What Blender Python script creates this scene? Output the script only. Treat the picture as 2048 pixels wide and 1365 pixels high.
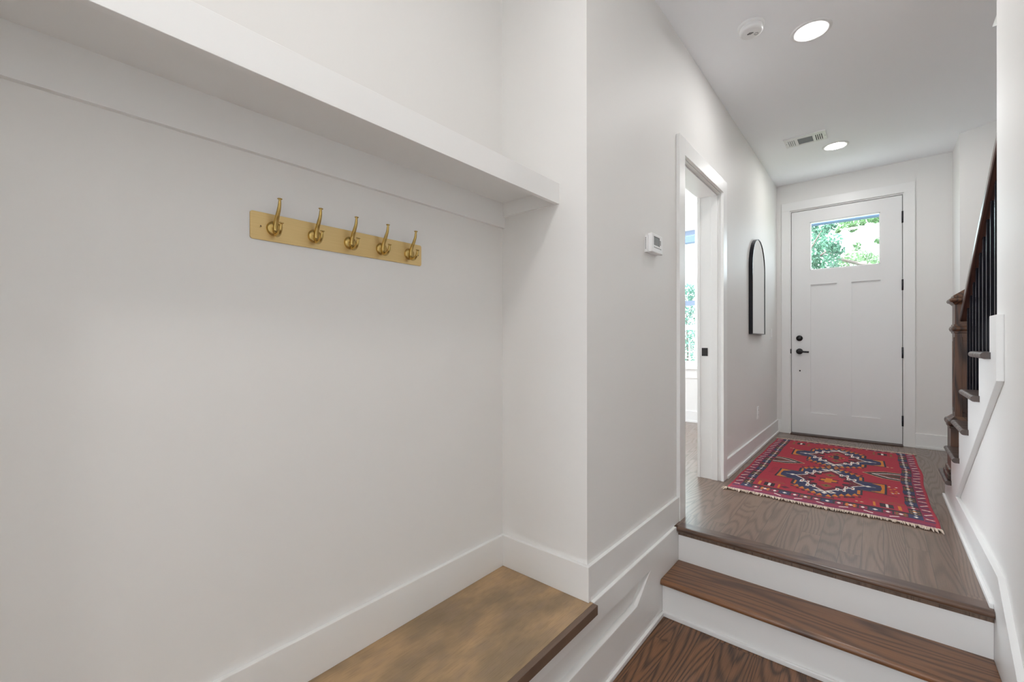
import bpy, bmesh, math, random
import numpy as np
from mathutils import Vector, Matrix

for o in list(bpy.data.objects):
    bpy.data.objects.remove(o, do_unlink=True)
scene = bpy.context.scene
COL = scene.collection
random.seed(7)
PI = math.pi

# ------------------------------------------------------------------ camera
cd = bpy.data.cameras.new('camera')
cam = bpy.data.objects.new('camera', cd)
COL.objects.link(cam)
YAW = 0.7001
rm = Matrix(((math.cos(YAW), 0, math.sin(YAW)), (math.sin(YAW), 0, -math.cos(YAW)), (0, 1, 0)))
rm = rm @ Matrix.Rotation(-0.0009, 3, 'Z')
cam.matrix_world = Matrix.Translation((0.872, -1.4907, 1.0105)) @ rm.to_4x4()
cd.sensor_width = 36.0
cd.lens = 36.0 * 868.46 / 2048.0
cd.shift_y = (685.27 - 682.5) / 2048.0
cd.clip_start = 0.02
scene.camera = cam

# ------------------------------------------------------------------ world, sun, daylight portals
world = bpy.data.worlds.new('world')
scene.world = world
world.use_nodes = True
bg = world.node_tree.nodes['Background']
bg.inputs['Color'].default_value = (0.87, 0.94, 1.0, 1)
bg.inputs['Strength'].default_value = 8.0

sd = bpy.data.lights.new('sun', 'SUN')
sd.energy = 17.0
sd.angle = 0.02
sd.color = (1.0, 0.99, 0.98)
sun = bpy.data.objects.new('sun', sd)
sun.rotation_euler = Vector((0.62, 0.12, -0.70)).to_track_quat('-Z', 'Y').to_euler()
COL.objects.link(sun)

def portal(name, loc, direction, sx, sy):
    l = bpy.data.lights.new(name, 'AREA')
    l.shape = 'RECTANGLE'; l.size = sx; l.size_y = sy
    l.cycles.is_portal = True
    o = bpy.data.objects.new(name, l)
    o.location = loc
    o.rotation_euler = Vector(direction).to_track_quat('-Z', 'Z').to_euler()
    COL.objects.link(o)
portal('portal_back', (-0.8, -5.13, 1.2), (0, 1, 0), 2.8, 2.0)
portal('portal_door', (0.6, 4.30, 2.05), (0, -1, 0), 0.60, 0.54)
portal('portal_room', (-1.35, 4.36, 1.6), (0, -1, 0), 1.0, 1.75)
portal('portal_room_side', (-3.77, 2.1, 1.5), (1, 0, 0), 2.4, 2.1)
portal('portal_stairs', (2.36, 0.4, 4.25), (-1, 0, 0), 0.6, 1.5)

vs = scene.view_settings
vs.view_transform = 'Standard'
vs.look = 'None'
vs.gamma = 1.0
vs.use_curve_mapping = False
vs.exposure = 0.40
cy = scene.cycles
cy.use_denoising = True
cy.max_bounces = 16
cy.diffuse_bounces = 14
cy.glossy_bounces = 4
cy.caustics_reflective = False
cy.caustics_refractive = False
cy.sample_clamp_indirect = 20.0

LAMP = 118.0                     # radiance of the downlight lenses

# ------------------------------------------------------------------ measures
WT = 0.145; D = 4.186; W = 1.227; N = 0.441; H = 2.765; L = 0.379; RISE = 0.1896

# ------------------------------------------------------------------ materials
def s2l(c):
    return tuple(((v / 255) / 12.92 if v / 255 < 0.04045 else ((v / 255 + 0.055) / 1.055) ** 2.4) for v in c)

def newmat(name):
    m = bpy.data.materials.new(name)
    m.use_nodes = True
    nt = m.node_tree
    return m, nt, nt.nodes['Principled BSDF']

def flat(name, rgb, rough=0.5, metal=0.0, noise=0.0, scale=40, spec=0.5, bump=0.0):
    m, nt, b = newmat(name)
    c = s2l(rgb)
    b.inputs['Base Color'].default_value = (*c, 1)
    b.inputs['Roughness'].default_value = rough
    b.inputs['Metallic'].default_value = metal
    b.inputs['Specular IOR Level'].default_value = spec
    tc = nt.nodes.new('ShaderNodeTexCoord')
    nz = nt.nodes.new('ShaderNodeTexNoise')
    nz.inputs['Scale'].default_value = scale
    nz.inputs['Detail'].default_value = 3
    nt.links.new(tc.outputs['Object'], nz.inputs['Vector'])
    if noise > 0:
        mr = nt.nodes.new('ShaderNodeMix'); mr.data_type = 'RGBA'
        mr.inputs['A'].default_value = (*[v * (1 - noise) for v in c], 1)
        mr.inputs['B'].default_value = (*[min(1, v * (1 + noise)) for v in c], 1)
        nt.links.new(nz.outputs['Fac'], mr.inputs['Factor'])
        nt.links.new(mr.outputs['Result'], b.inputs['Base Color'])
    if bump > 0:
        bp = nt.nodes.new('ShaderNodeBump')
        bp.inputs['Strength'].default_value = bump
        bp.inputs['Distance'].default_value = 0.002
        nt.links.new(nz.outputs['Fac'], bp.inputs['Height'])
        nt.links.new(bp.outputs['Normal'], b.inputs['Normal'])
    return m

class NT:
    """tiny helper for math node chains"""
    def __init__(s, nt): s.nt = nt
    def m(s, op, a, b=None, c=None):
        n = s.nt.nodes.new('ShaderNodeMath'); n.operation = op
        for i, v in enumerate((a, b, c)):
            if v is None: continue
            if isinstance(v, (int, float)): n.inputs[i].default_value = v
            else: s.nt.links.new(v, n.inputs[i])
        return n.outputs[0]
    def comb(s, x, y, z):
        n = s.nt.nodes.new('ShaderNodeCombineXYZ')
        for i, v in enumerate((x, y, z)):
            if isinstance(v, (int, float)): n.inputs[i].default_value = v
            else: s.nt.links.new(v, n.inputs[i])
        return n.outputs[0]
    def noise(s, vec, scale, detail=2, rough=0.5):
        n = s.nt.nodes.new('ShaderNodeTexNoise')
        n.inputs['Scale'].default_value = scale; n.inputs['Detail'].default_value = detail
        n.inputs['Roughness'].default_value = rough
        s.nt.links.new(vec, n.inputs['Vector'])
        return n.outputs['Fac']
    def white(s, vec):
        n = s.nt.nodes.new('ShaderNodeTexWhiteNoise'); n.noise_dimensions = '3D'
        s.nt.links.new(vec, n.inputs['Vector'])
        return n.outputs['Value']
    def mix(s, f, a, b):
        n = s.nt.nodes.new('ShaderNodeMix'); n.data_type = 'RGBA'
        for k, v in (('Factor', f), ('A', a), ('B', b)):
            if isinstance(v, (int, float)): n.inputs[k].default_value = v
            elif isinstance(v, tuple): n.inputs[k].default_value = (*v, 1)
            else: s.nt.links.new(v, n.inputs[k])
        return n.outputs['Result']
    def ramp(s, f, lo, hi):
        n = s.nt.nodes.new('ShaderNodeMapRange')
        n.interpolation_type = 'SMOOTHSTEP'
        s.nt.links.new(f, n.inputs['Value'])
        n.inputs['From Min'].default_value = lo; n.inputs['From Max'].default_value = hi
        return n.outputs['Result']

def wood(name, light, dark, axis='Y', plank=0.083, rough=0.3, contrast=1.0, rings=11.0, length=1.1, seam=1.0, coat=0.25, plankvar=0.35):
    """stained oak: contour lines of a stretched noise give cathedral grain"""
    m, nt, b = newmat(name)
    q = NT(nt)
    tc = nt.nodes.new('ShaderNodeTexCoord')
    sp = nt.nodes.new('ShaderNodeSeparateXYZ')
    nt.links.new(tc.outputs['Object'], sp.inputs[0])
    X, Y, Z = sp.outputs
    if axis == 'X': A, B, Cc = Y, X, Z
    elif axis == 'Z': A, B, Cc = q.m('ADD', X, Y), Z, 0.0
    else: A, B, Cc = X, Y, Z
    if plank:
        pa = q.m('DIVIDE', q.m('ADD', A, 0.02), plank)
        pid = q.m('FLOOR', pa)
        off = q.white(q.comb(pid, 3.3, 1.7))
        pb = q.m('ADD', q.m('DIVIDE', B, length), q.m('MULTIPLY', off, 7.0))
        bid = q.m('FLOOR', pb)
        rnd = q.white(q.comb(pid, bid, 9.1))
        rnd2 = q.white(q.comb(bid, pid, 4.7))
        fa = q.m('FRACT', pa); fb = q.m('FRACT', pb)
        ea = q.m('MINIMUM', fa, q.m('SUBTRACT', 1.0, fa))
        eb = q.m('MINIMUM', fb, q.m('SUBTRACT', 1.0, fb))
        e = q.m('MINIMUM', q.m('MULTIPLY', ea, plank), q.m('MULTIPLY', eb, length))
        sline = q.m('SUBTRACT', 1.0, q.ramp(e, 0.0003, 0.0014))
    else:
        rnd = q.m('ADD', 0.37, 0.0); rnd2 = q.m('ADD', 0.6, 0.0); sline = None
    v = q.comb(q.m('ADD', q.m('MULTIPLY', A, 5.5), q.m('MULTIPLY', rnd, 40.0)),
               q.m('ADD', q.m('MULTIPLY', B, 0.60), q.m('MULTIPLY', rnd2, 30.0)), 0.0)
    n1 = q.noise(v, 1.0, 1.5, 0.35)
    ph = q.m('MULTIPLY', n1, rings * 2 * PI)
    s1 = q.m('MULTIPLY_ADD', q.m('SINE', ph), 0.5, 0.5)
    ring = q.m('POWER', s1, 2.2)
    vf = q.comb(q.m('MULTIPLY', A, 420.0), q.m('MULTIPLY', B, 9.0), q.m('MULTIPLY', rnd, 5.0))
    fine = q.ramp(q.noise(vf, 1.0, 2), 0.35, 0.75)
    grain = q.m('ADD', q.m('MULTIPLY', ring, 0.62 * contrast), q.m('MULTIPLY', fine, 0.38 * contrast))
    grain = q.m('MINIMUM', grain, 1.0)
    col = q.mix(grain, s2l(light), s2l(dark))
    tone = q.m('MULTIPLY_ADD', q.m('SUBTRACT', rnd, 0.5), plankvar, 1.0)
    hs = nt.nodes.new('ShaderNodeHueSaturation')
    nt.links.new(col, hs.inputs['Color']); nt.links.new(tone, hs.inputs['Value'])
    out = hs.outputs['Color']
    if sline is not None:
        out = q.mix(q.m('MULTIPLY', sline, 0.75 * seam), out, s2l((30, 20, 15)))
    nt.links.new(out, b.inputs['Base Color'])
    rr = q.m('MULTIPLY_ADD', grain, 0.12, rough)
    nt.links.new(rr, b.inputs['Roughness'])
    b.inputs['Coat Weight'].default_value = coat
    b.inputs['Coat Roughness'].default_value = 0.22
    bp = nt.nodes.new('ShaderNodeBump'); bp.inputs['Strength'].default_value = 0.25
    bp.inputs['Distance'].default_value = 0.0006; bp.invert = True
    nt.links.new(grain, bp.inputs['Height']); nt.links.new(bp.outputs['Normal'], b.inputs['Normal'])
    return m

def plywood(name):
    m, nt, b = newmat(name)
    q = NT(nt)
    tc = nt.nodes.new('ShaderNodeTexCoord')
    sp = nt.nodes.new('ShaderNodeSeparateXYZ'); nt.links.new(tc.outputs['Object'], sp.inputs[0])
    X, Y, Z = sp.outputs
    big = q.noise(q.comb(q.m('MULTIPLY', X, 6.5), q.m('MULTIPLY', Y, 3.2), 0.0), 1.0, 4, 0.55)
    med = q.noise(q.comb(q.m('MULTIPLY', X, 22.0), q.m('MULTIPLY', Y, 7.0), 2.0), 1.0, 3, 0.6)
    fine = q.noise(q.comb(q.m('MULTIPLY', X, 300.0), q.m('MULTIPLY', Y, 14.0), 0.0), 1.0, 2)
    c = q.mix(q.ramp(big, 0.36, 0.66), s2l((140, 119, 92)), s2l((184, 152, 113)))
    c = q.mix(q.m('MULTIPLY', q.ramp(med, 0.42, 0.75), 0.55), c, s2l((150, 128, 108)))
    c = q.mix(q.m('MULTIPLY', q.ramp(fine, 0.45, 0.8), 0.30), c, s2l((92, 74, 56)))
    nt.links.new(c, b.inputs['Base Color'])
    b.inputs['Roughness'].default_value = 0.42
    return m

M = {}
M['wall'] = flat('wall_paint', (227, 226, 224), 0.55, noise=0.008, scale=3, spec=0.3)
M['nook'] = M['wall']
M['ceil'] = flat('ceiling_paint', (246, 248, 251), 0.7, noise=0.006, scale=2, spec=0.2)
M['trim'] = flat('trim_paint', (231, 231, 230), 0.36, noise=0.006, scale=5, spec=0.5)
M['door'] = flat('door_paint', (228, 228, 228), 0.38, noise=0.006, scale=5)
M['warmwall'] = flat('upstairs_paint', (236, 226, 208), 0.6)
M['dark_gap'] = flat('weatherstrip', (34, 30, 28), 0.8)
M['floor_hi'] = wood('oak_floor_hall', (116, 94, 79), (84, 66, 55), 'Y', 0.083, 0.30, 0.85, 24.0, 1.3, coat=0.35, plankvar=0.20)  # same stain as below; door reflections put in as paler, flatter grain
M['floor_lo'] = wood('oak_floor_lower', (128, 86, 54), (46, 29, 20), 'Y', 0.083, 0.36, 1.05, 30.0, 1.1, coat=0.2, plankvar=0.25)
M['tread'] = wood('oak_tread', (132, 88, 54), (60, 38, 25), 'X', 0.0, 0.36, 0.95, 18.0, coat=0.3)
M['nosing'] = wood('oak_nosing', (98, 70, 52), (58, 40, 30), 'X', 0.0, 0.32, 0.9, 14.0, coat=0.35)
M['newel'] = wood('oak_newel', (104, 68, 46), (34, 21, 16), 'Z', 0.0, 0.42, 1.1, 16.0, coat=0.3)
M['stair'] = wood('oak_stair_tread', (74, 56, 48), (42, 31, 28), 'X', 0.0, 0.34, 0.9, 14.0, coat=0.35)
M['edge'] = wood('oak_bench_edge', (110, 88, 72), (72, 56, 46), 'Y', 0.0, 0.4, 0.9, 4.0, coat=0.1)
M['rail'] = wood('oak_rail', (84, 54, 44), (38, 25, 24), 'Y', 0.0, 0.3, 0.9, 14.0, coat=0.45)
M['ply'] = plywood('stained_plywood')
M['iron'] = flat('black_iron', (15, 14, 24), 0.14, 0.0, spec=0.4)
M['iron'].node_tree.nodes['Principled BSDF'].inputs['Coat Weight'].default_value = 0.0
M['iron'].node_tree.nodes['Principled BSDF'].inputs['Coat Roughness'].default_value = 0.08
M['bronze'] = flat('dark_bronze', (34, 32, 34), 0.35, 0.4)
M['plastic'] = flat('white_plastic', (232, 232, 232), 0.35)
M['grey_plastic'] = flat('grey_plastic', (150, 150, 150), 0.5)
M['lcd'] = flat('lcd_grey', (132, 136, 138), 0.15)
M['slot'] = flat('dark_slot', (60, 60, 62), 0.8)
M['vent_grey'] = flat('vent_mesh', (134, 137, 140), 0.7)
M['steel'] = flat('steel', (190, 190, 190), 0.3, 1.0)
M['fringe'] = flat('rug_fringe', (204, 186, 170), 0.95, noise=0.25, scale=180)

def brushed():
    m, nt, b = newmat('brushed_brass')
    q = NT(nt)
    tc = nt.nodes.new('ShaderNodeTexCoord')
    sp = nt.nodes.new('ShaderNodeSeparateXYZ'); nt.links.new(tc.outputs['Object'], sp.inputs[0])
    n = q.noise(q.comb(q.m('MULTIPLY', sp.outputs[0], 60.0), q.m('MULTIPLY', sp.outputs[1], 12.0), q.m('MULTIPLY', sp.outputs[2], 900.0)), 1.0, 2)
    c = q.mix(n, s2l((212, 184, 128)), s2l((228, 202, 148)))
    nt.links.new(c, b.inputs['Base Color'])
    b.inputs['Metallic'].default_value = 0.85
    b.inputs['Roughness'].default_value = 0.42
    return m
M['brass'] = brushed()
M['brass_hook'] = flat('satin_brass', (190, 162, 100), 0.27, 1.0)

m, nt, b = newmat('mirror_glass')
b.inputs['Base Color'].default_value = (0.86, 0.87, 0.86, 1); b.inputs['Metallic'].default_value = 1; b.inputs['Roughness'].default_value = 0.02
M['mirror'] = m
m, nt, b = newmat('clear_glass')
nt.nodes.remove(b)
tr = nt.nodes.new('ShaderNodeBsdfTransparent'); gl = nt.nodes.new('ShaderNodeBsdfGlossy'); mx = nt.nodes.new('ShaderNodeMixShader')
tr.inputs[0].default_value = (0.93, 0.98, 0.98, 1)
gl.inputs['Roughness'].default_value = 0.02
mx.inputs[0].default_value = 0.06
nt.links.new(tr.outputs[0], mx.inputs[1]); nt.links.new(gl.outputs[0], mx.inputs[2])
nt.links.new(mx.outputs[0], nt.nodes['Material Output'].inputs[0])
M['glass'] = m

def emit(name, col, st):
    m, nt, b = newmat(name)
    nt.nodes.remove(b)
    e = nt.nodes.new('ShaderNodeEmission')
    e.inputs[0].default_value = (*col, 1); e.inputs[1].default_value = st
    nt.links.new(e.outputs[0], nt.nodes['Material Output'].inputs[0])
    return m
M['lens'] = emit('downlight_lens', (1.0, 0.99, 0.98), LAMP)
M['lens_warm'] = emit('downlight_lens_warm', (1.0, 0.935, 0.87), LAMP * 0.60)
M['lens_added'] = emit('downlight_lens_added', (1.0, 0.98, 0.95), LAMP * 1.3)

# ------------------------------------------------------------------ mesh helpers
def bm_box(bm, x0, x1, y0, y1, z0, z1, bev=0.0, seg=2):
    t = bmesh.new()
    vs_ = [t.verts.new((x, y, z)) for x in (x0, x1) for y in (y0, y1) for z in (z0, z1)]
    for f in ((0, 1, 3, 2), (4, 6, 7, 5), (0, 4, 5, 1), (2, 3, 7, 6), (0, 2, 6, 4), (1, 5, 7, 3)):
        t.faces.new([vs_[i] for i in f])
    if bev > 0:
        bmesh.ops.bevel(t, geom=list(t.edges), offset=bev, segments=seg, affect='EDGES', profile=0.5)
    merge(bm, t)

def merge(bm, t):
    me = bpy.data.meshes.new('tmp'); t.to_mesh(me); t.free()
    bm.from_mesh(me); bpy.data.meshes.remove(me)

def bm_prism(bm, pts, axis, a0, a1, bev=0.0):
    """extrude a 2D outline along axis between a0 and a1"""
    t = bmesh.new()
    def P(p, a):
        if axis == 'X': return (a, p[0], p[1])
        if axis == 'Y': return (p[0], a, p[1])
        return (p[0], p[1], a)
    v0 = [t.verts.new(P(p, a0)) for p in pts]; v1 = [t.verts.new(P(p, a1)) for p in pts]
    t.faces.new(v0); t.faces.new(list(reversed(v1)))
    n = len(pts)
    for i in range(n):
        t.faces.new((v0[i], v1[i], v1[(i + 1) % n], v0[(i + 1) % n]))
    bmesh.ops.recalc_face_normals(t, faces=list(t.faces))
    if bev > 0:
        bmesh.ops.bevel(t, geom=[e for e in t.edges if e.calc_face_angle(0) > 0.5], offset=bev, segments=2, affect='EDGES')
    merge(bm, t)

def bm_lathe(bm, prof, center, axis=(0, 0, 1), seg=32):
    """prof: list of (radius, height) around axis from center"""
    ax = Vector(axis).normalized()
    u = ax.orthogonal().normalized(); w = ax.cross(u)
    c = Vector(center); t = bmesh.new(); rings = []
    for r, h in prof:
        if r < 1e-6: rings.append([t.verts.new(c + ax * h)])
        else: rings.append([t.verts.new(c + ax * h + (u * math.cos(2 * PI * i / seg) + w * math.sin(2 * PI * i / seg)) * r) for i in range(seg)])
    for a, b_ in zip(rings, rings[1:]):
        for i in range(seg):
            j = (i + 1) % seg
            if len(a) == 1 and len(b_) == 1: continue
            if len(a) == 1: t.faces.new((a[0], b_[i], b_[j]))
            elif len(b_) == 1: t.faces.new((a[i], a[j], b_[0]))
            else: t.faces.new((a[i], a[j], b_[j], b_[i]))
    bmesh.ops.recalc_face_normals(t, faces=list(t.faces))
    for f in t.faces: f.smooth = True
    merge(bm, t)

def bm_sweep(bm, path, radii, seg=12, flat_=1.0, side=(0, 1, 0)):
    """tube along path; radii per point; flat_ scales across `side`"""
    t = bmesh.new(); rings = []; sd_ = Vector(side)
    P = [Vector(p) for p in path]
    for i, p in enumerate(P):
        d = (P[min(i + 1, len(P) - 1)] - P[max(i - 1, 0)]).normalized()
        s = (sd_ - d * sd_.dot(d)).normalized(); n = d.cross(s)
        r = radii[i]
        rings.append([t.verts.new(p + s * math.cos(2 * PI * k / seg) * r * flat_ + n * math.sin(2 * PI * k / seg) * r) for k in range(seg)])
    for a, b_ in zip(rings, rings[1:]):
        for k in range(seg):
            t.faces.new((a[k], a[(k + 1) % seg], b_[(k + 1) % seg], b_[k]))
    t.faces.new(rings[0]); t.faces.new(list(reversed(rings[-1])))
    bmesh.ops.recalc_face_normals(t, faces=list(t.faces))
    for f in t.faces: f.smooth = True
    merge(bm, t)

def spline(pts, n=6):
    out = []
    P = [Vector(p) for p in pts]
    for i in range(len(P) - 1):
        a = P[max(i - 1, 0)]; b_ = P[i]; c = P[i + 1]; d = P[min(i + 2, len(P) - 1)]
        for k in range(n):
            t = k / n
            out.append(0.5 * ((2 * b_) + (c - a) * t + (2 * a - 5 * b_ + 4 * c - d) * t * t + (3 * b_ - a - 3 * c + d) * t ** 3))
    out.append(P[-1])
    return out

def obj(name, bm, mat, parent=None, origin=None):
    me = bpy.data.meshes.new(name)
    if origin is not None:
        bmesh.ops.translate(bm, verts=bm.verts, vec=-Vector(origin))
    bm.to_mesh(me); bm.free()
    me.materials.append(mat)
    o = bpy.data.objects.new(name, me); COL.objects.link(o)
    if origin is not None: o.location = origin
    if parent: o.parent = parent
    return o

def B(*boxes, bev=0.0):
    bm = bmesh.new()
    for b_ in boxes: bm_box(bm, *b_, bev=bev)
    return bm

def Pr(pts, axis, a0, a1, bev=0.0):
    bm = bmesh.new(); bm_prism(bm, pts, axis, a0, a1, bev); return bm

def tag(o, label, cat=None, group=None, kind=None):
    o['label'] = label
    if cat: o['category'] = cat
    if group: o['group'] = group
    if kind: o['kind'] = kind
    return o

def struct(name, bm, mat, label, cat):
    return tag(obj(name, bm, mat), label, cat, kind='structure')

def thing(name, label, cat, loc=(0, 0, 0), group=None, kind=None):
    o = bpy.data.objects.new(name, None); COL.objects.link(o)
    o.location = loc; o.empty_display_size = 0.1
    return tag(o, label, cat, group, kind)

def part(name, bm, mat, parent):
    """bm is in world coordinates; parent is an unrotated empty (or a part of one)"""
    w = Vector(parent.location)
    p = parent.parent
    while p: w += Vector(p.location); p = p.parent
    bmesh.ops.translate(bm, verts=bm.verts, vec=-w)
    return obj(name, bm, mat, parent)

def holes(u0, u1, v0, v1, hs):
    """rectangular cells of [u0,u1]x[v0,v1] outside the holes (list of (a,b,c,d))"""
    us = sorted({u0, u1, *[h[0] for h in hs], *[h[1] for h in hs]})
    out = []
    for a, b_ in zip(us, us[1:]):
        cuts = sorted([(h[2], h[3]) for h in hs if h[0] <= a + 1e-6 and h[1] >= b_ - 1e-6])
        v = v0
        for c, d in cuts:
            if c > v + 1e-6: out.append((a, b_, v, c))
            v = d
        if v1 > v + 1e-6: out.append((a, b_, v, v1))
    return out

# ------------------------------------------------------------------ shell: floors and ceiling
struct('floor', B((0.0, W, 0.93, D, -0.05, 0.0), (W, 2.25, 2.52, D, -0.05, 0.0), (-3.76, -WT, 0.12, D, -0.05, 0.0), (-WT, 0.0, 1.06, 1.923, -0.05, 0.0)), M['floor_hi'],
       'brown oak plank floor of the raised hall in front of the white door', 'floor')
struct('leak_block_below_hall', B((0.0, W, 0.9405, 1.06, -L, -0.05)), flat('leak_block_grey', (150, 150, 148), 0.9), 'hidden block added below the hall floor edge to stop light leaking past the risers', 'wall')  # unseen block added to keep outside light from leaking past the risers
struct('floor_lower', B((-0.56, 2.3, -5.3, 0.93, -L - 0.05, -L), (-3.0, -0.56, -5.3, -2.4, -L - 0.05, -L)), M['floor_lo'],
       'dark oak plank floor below the two steps', 'floor')
bm = bmesh.new()
for a, b_, c, d in holes(-3.9, 2.42, -5.3, D + 0.16, [(1.36, 2.25, -1.6, 2.08)]):
    bm_box(bm, a, b_, c, d, H, H + 0.12)
struct('ceiling', bm, M['ceil'], 'smooth white ceiling over the hall', 'ceiling')

# left wall with the side doorway
YA, YB, DT = 1.078, 1.905, 2.09      # doorway opening
WT = 0.145
bm = bmesh.new()
for a, b_, c, d in holes(0.0, D, -L, H, [(YA - 0.018, YB + 0.018, -0.05, DT + 0.018)]):
    bm_box(bm, -WT, 0.0, a, b_, c, d)
struct('wall_left', bm, M['wall'], 'white hall wall carrying the thermostat, side doorway and arched mirror', 'wall')
struct('wall_nook_right', B((-0.60, -WT, 0.0, 0.12, -L, H)), M['wall'], 'short side wall of the bench nook at its right end', 'wall')
struct('wall_nook_back', B((-0.60, -N, -1.75, 0.0, -L, H)), M['wall'], 'pale back wall of the bench nook behind the brass hook rail', 'wall')
struct('wall_nook_left', B((-0.60, 0.0, -1.87, -1.75, -L, H)), M['wall'], 'side wall closing the bench nook at its left end', 'wall')
struct('wall_left_rear', B((-0.12, 0.0, -2.4, -1.87, -L, H), (-3.0, -0.12, -2.4, -2.28, -L, H)), M['wall'], 'white wall beyond the left end of the bench nook', 'wall')
# front wall with door and room window
DX0, DX1, DH = 0.1403, 1.0543, 2.445
WX0, WX1, WZ0, WZ1 = -1.80, -0.886, 0.754, 2.456
bm = bmesh.new()
for a, b_, c, d in holes(-3.9, 1.52, -0.05, H, [(DX0 - 0.03, DX1 + 0.03, -0.05, DH + 0.03), (WX0, WX1, WZ0, WZ1)]):
    bm_box(bm, a, b_, D, D + 0.14, c, d)
struct('wall_front', bm, M['wall'], 'white end wall around the front door', 'wall')
# bump-out beside the front door, and stair side walls
bm = bmesh.new()
bm_prism(bm, [(1.400, D), (1.400, 3.73), (2.25, 3.16), (2.37, 3.16), (2.37, D)], 'Z', -0.05, H)
struct('wall_front_right', bm, M['wall'], 'wall bump at the right of the front door, behind the stair newel', 'wall')
struct('wall_stairwell', B((2.25, 2.37, -2.4, 3.16, -L, 3.5), (2.25, 2.37, -2.4, 0.1, 3.5, 5.0), (2.25, 2.37, 0.7, 3.16, 3.5, 5.0)), M['wall'],  # gap high up is an unseen opening added for stairwell daylight
       'outer side wall of the staircase', 'wall')
R = [0, 2.50, 2.195, 1.865, 1.556, 1.258, 1.02]         # riser lines
ZT = [0, 0.18, 0.382, 0.584, 0.777, 0.970]              # tread tops
for k in range(7, 15): R.append(R[-1] - 0.283)
for k in range(6, 15): ZT.append(ZT[-1] + 0.195)
struct('wall_right', Pr([(-5.3, -L - .05), (2.47, -L - .05), (2.47, 0.0), (2.18, 0.10), (1.02, 0.885), (1.02, H), (-5.3, H)], 'X', W, W + 0.11), M['wall'],
       'white hall wall at the right, under and beside the stairs', 'wall')
# upstairs shell seen through the stair opening
struct('wall_upstairs', B((1.25, 1.36, -1.7, 2.2, H + 0.12, 5.0), (1.25, 2.37, 2.08, 2.2, H + 0.12, 5.0), (1.25, 2.37, -1.75, -1.6, H + 0.12, 5.0)), M['warmwall'],
       'warm white walls of the stairwell above the ceiling opening', 'wall')
struct('ceiling_upstairs', B((1.25, 2.37, -1.75, 2.2, 5.0, 5.1)), M['warmwall'], 'ceiling over the upper stairwell', 'ceiling')
# back of the lower hall
bm = bmesh.new()
for a, b_, c, d in holes(-3.0, W + 0.11, -L, H, [(-2.2, 0.6, 0.2, 2.2)]):  # unseen opening added to let daylight in from behind
    bm_box(bm, a, b_, -5.3, -5.16, c, d)
struct('wall_back', bm, M['wall'], 'rear wall with a wide opening added for daylight, unseen behind the viewer', 'wall')
struct('wall_back_left', B((-3.1, -3.0, -5.3, -2.28, -L, H)), M['wall'], 'far side wall of the rear space', 'wall')
# side room
struct('wall_room_near', B((-3.9, -0.60, 0.0, 0.12, -L, H)), M['wall'], 'near wall of the side room', 'wall')
bm = bmesh.new()
for a, b_, c, d in holes(0.12, D, -0.05, H, [(0.9, 3.3, WZ0 - 0.3, WZ1 + 0.1)]):  # unseen opening added so sun and sky brighten the side room
    bm_box(bm, -3.9, -3.76, a, b_, c, d)
struct('wall_room_left', bm, M['wall'], 'far side wall of the side room', 'wall')

# ------------------------------------------------------------------ baseboards, skirts, casings
hb, tb = 0.1376, 0.016
struct('baseboard_left', B((0.0, tb, -0.001, 0.988, 0.0, hb), bev=0.0015), M['trim'], 'tall white baseboard along the hall wall below the thermostat', 'baseboard')
struct('baseboard_left_far', B((0.0, tb, 1.995, D - tb, 0.0, hb), (tb, tb + 0.012, 1.995, D - tb, 0.0, 0.019), bev=0.0015), M['trim'],
       'white baseboard with shoe moulding below the arched mirror', 'baseboard')
struct('baseboard_nook_back', B((-N, -N + tb, -1.75, -tb, 0.0, hb), bev=0.0015), M['trim'], 'white baseboard along the back of the bench', 'baseboard')
struct('baseboard_nook_right', B((-N, tb, -tb, 0.0, 0.0, hb), bev=0.0015), M['trim'], 'short white baseboard at the right end of the bench', 'baseboard')
struct('baseboard_front_left', B((0.0, 0.049, D - tb, D, 0.0, hb)), M['trim'], 'tiny white baseboard between left corner and front door casing', 'baseboard')
struct('baseboard_front_right', B((1.146, 1.40, D - tb, D, 0.0, hb), (1.146, 1.40, D - tb - 0.012, D - tb, 0.0, 0.019), bev=0.0015), M['trim'],
       'white baseboard between the front door and the stair newel', 'baseboard')
struct('baseboard_bump', B((1.388, 1.40, 3.73, D - tb, 0.0, hb)), M['trim'], 'white baseboard on the short wall return behind the newel', 'baseboard')
# left stepped skirt with its recessed panel
sk = [(-1.75, -0.040), (0.0, -0.040), (0.0, 0.0), (0.904, 0.0), (0.904, -0.031), (0.94, -0.031), (0.94, -L), (-1.75, -L), (-1.75, -0.198), (0.395, -0.198), (0.547, -0.094), (-1.75, -0.094)]
struct('trim_1', Pr(sk, 'X', 0.0, 0.030, 0.0012), M['trim'], 'white panelled skirt with a pointed recess below the bench and wall', 'skirting')
struct('trim_2', B((0.030, 0.043, -1.75, 0.688, -L, -L + 0.020), bev=0.002), M['trim'], 'thin white shoe moulding between panelled skirt and lower floor', 'moulding')
struct('wall_bench_panel', B((-0.02, 0.002, -1.75, 0.93, -L, -0.045)), M['wall'], 'flat white panel set back inside the skirt below the bench', 'wall')
# right baseboard that drops with the steps
bb = [(2.0, 0.0), (2.0, 0.137), (0.876, 0.148), (0.33, -0.235), (-5.16, -0.235), (-5.16, -L), (0.94, -L), (0.94, 0.0)]
struct('baseboard_right', Pr(bb, 'X', W - 0.020, W, 0.0012), M['trim'], 'white right-hand baseboard sloping down beside the two steps', 'baseboard')
struct('trim_3', B((W - 0.032, W - 0.020, 0.935, 2.515, 0.0, 0.019), bev=0.002), M['trim'], 'white shoe moulding along the right of the hall floor', 'moulding')

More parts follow.
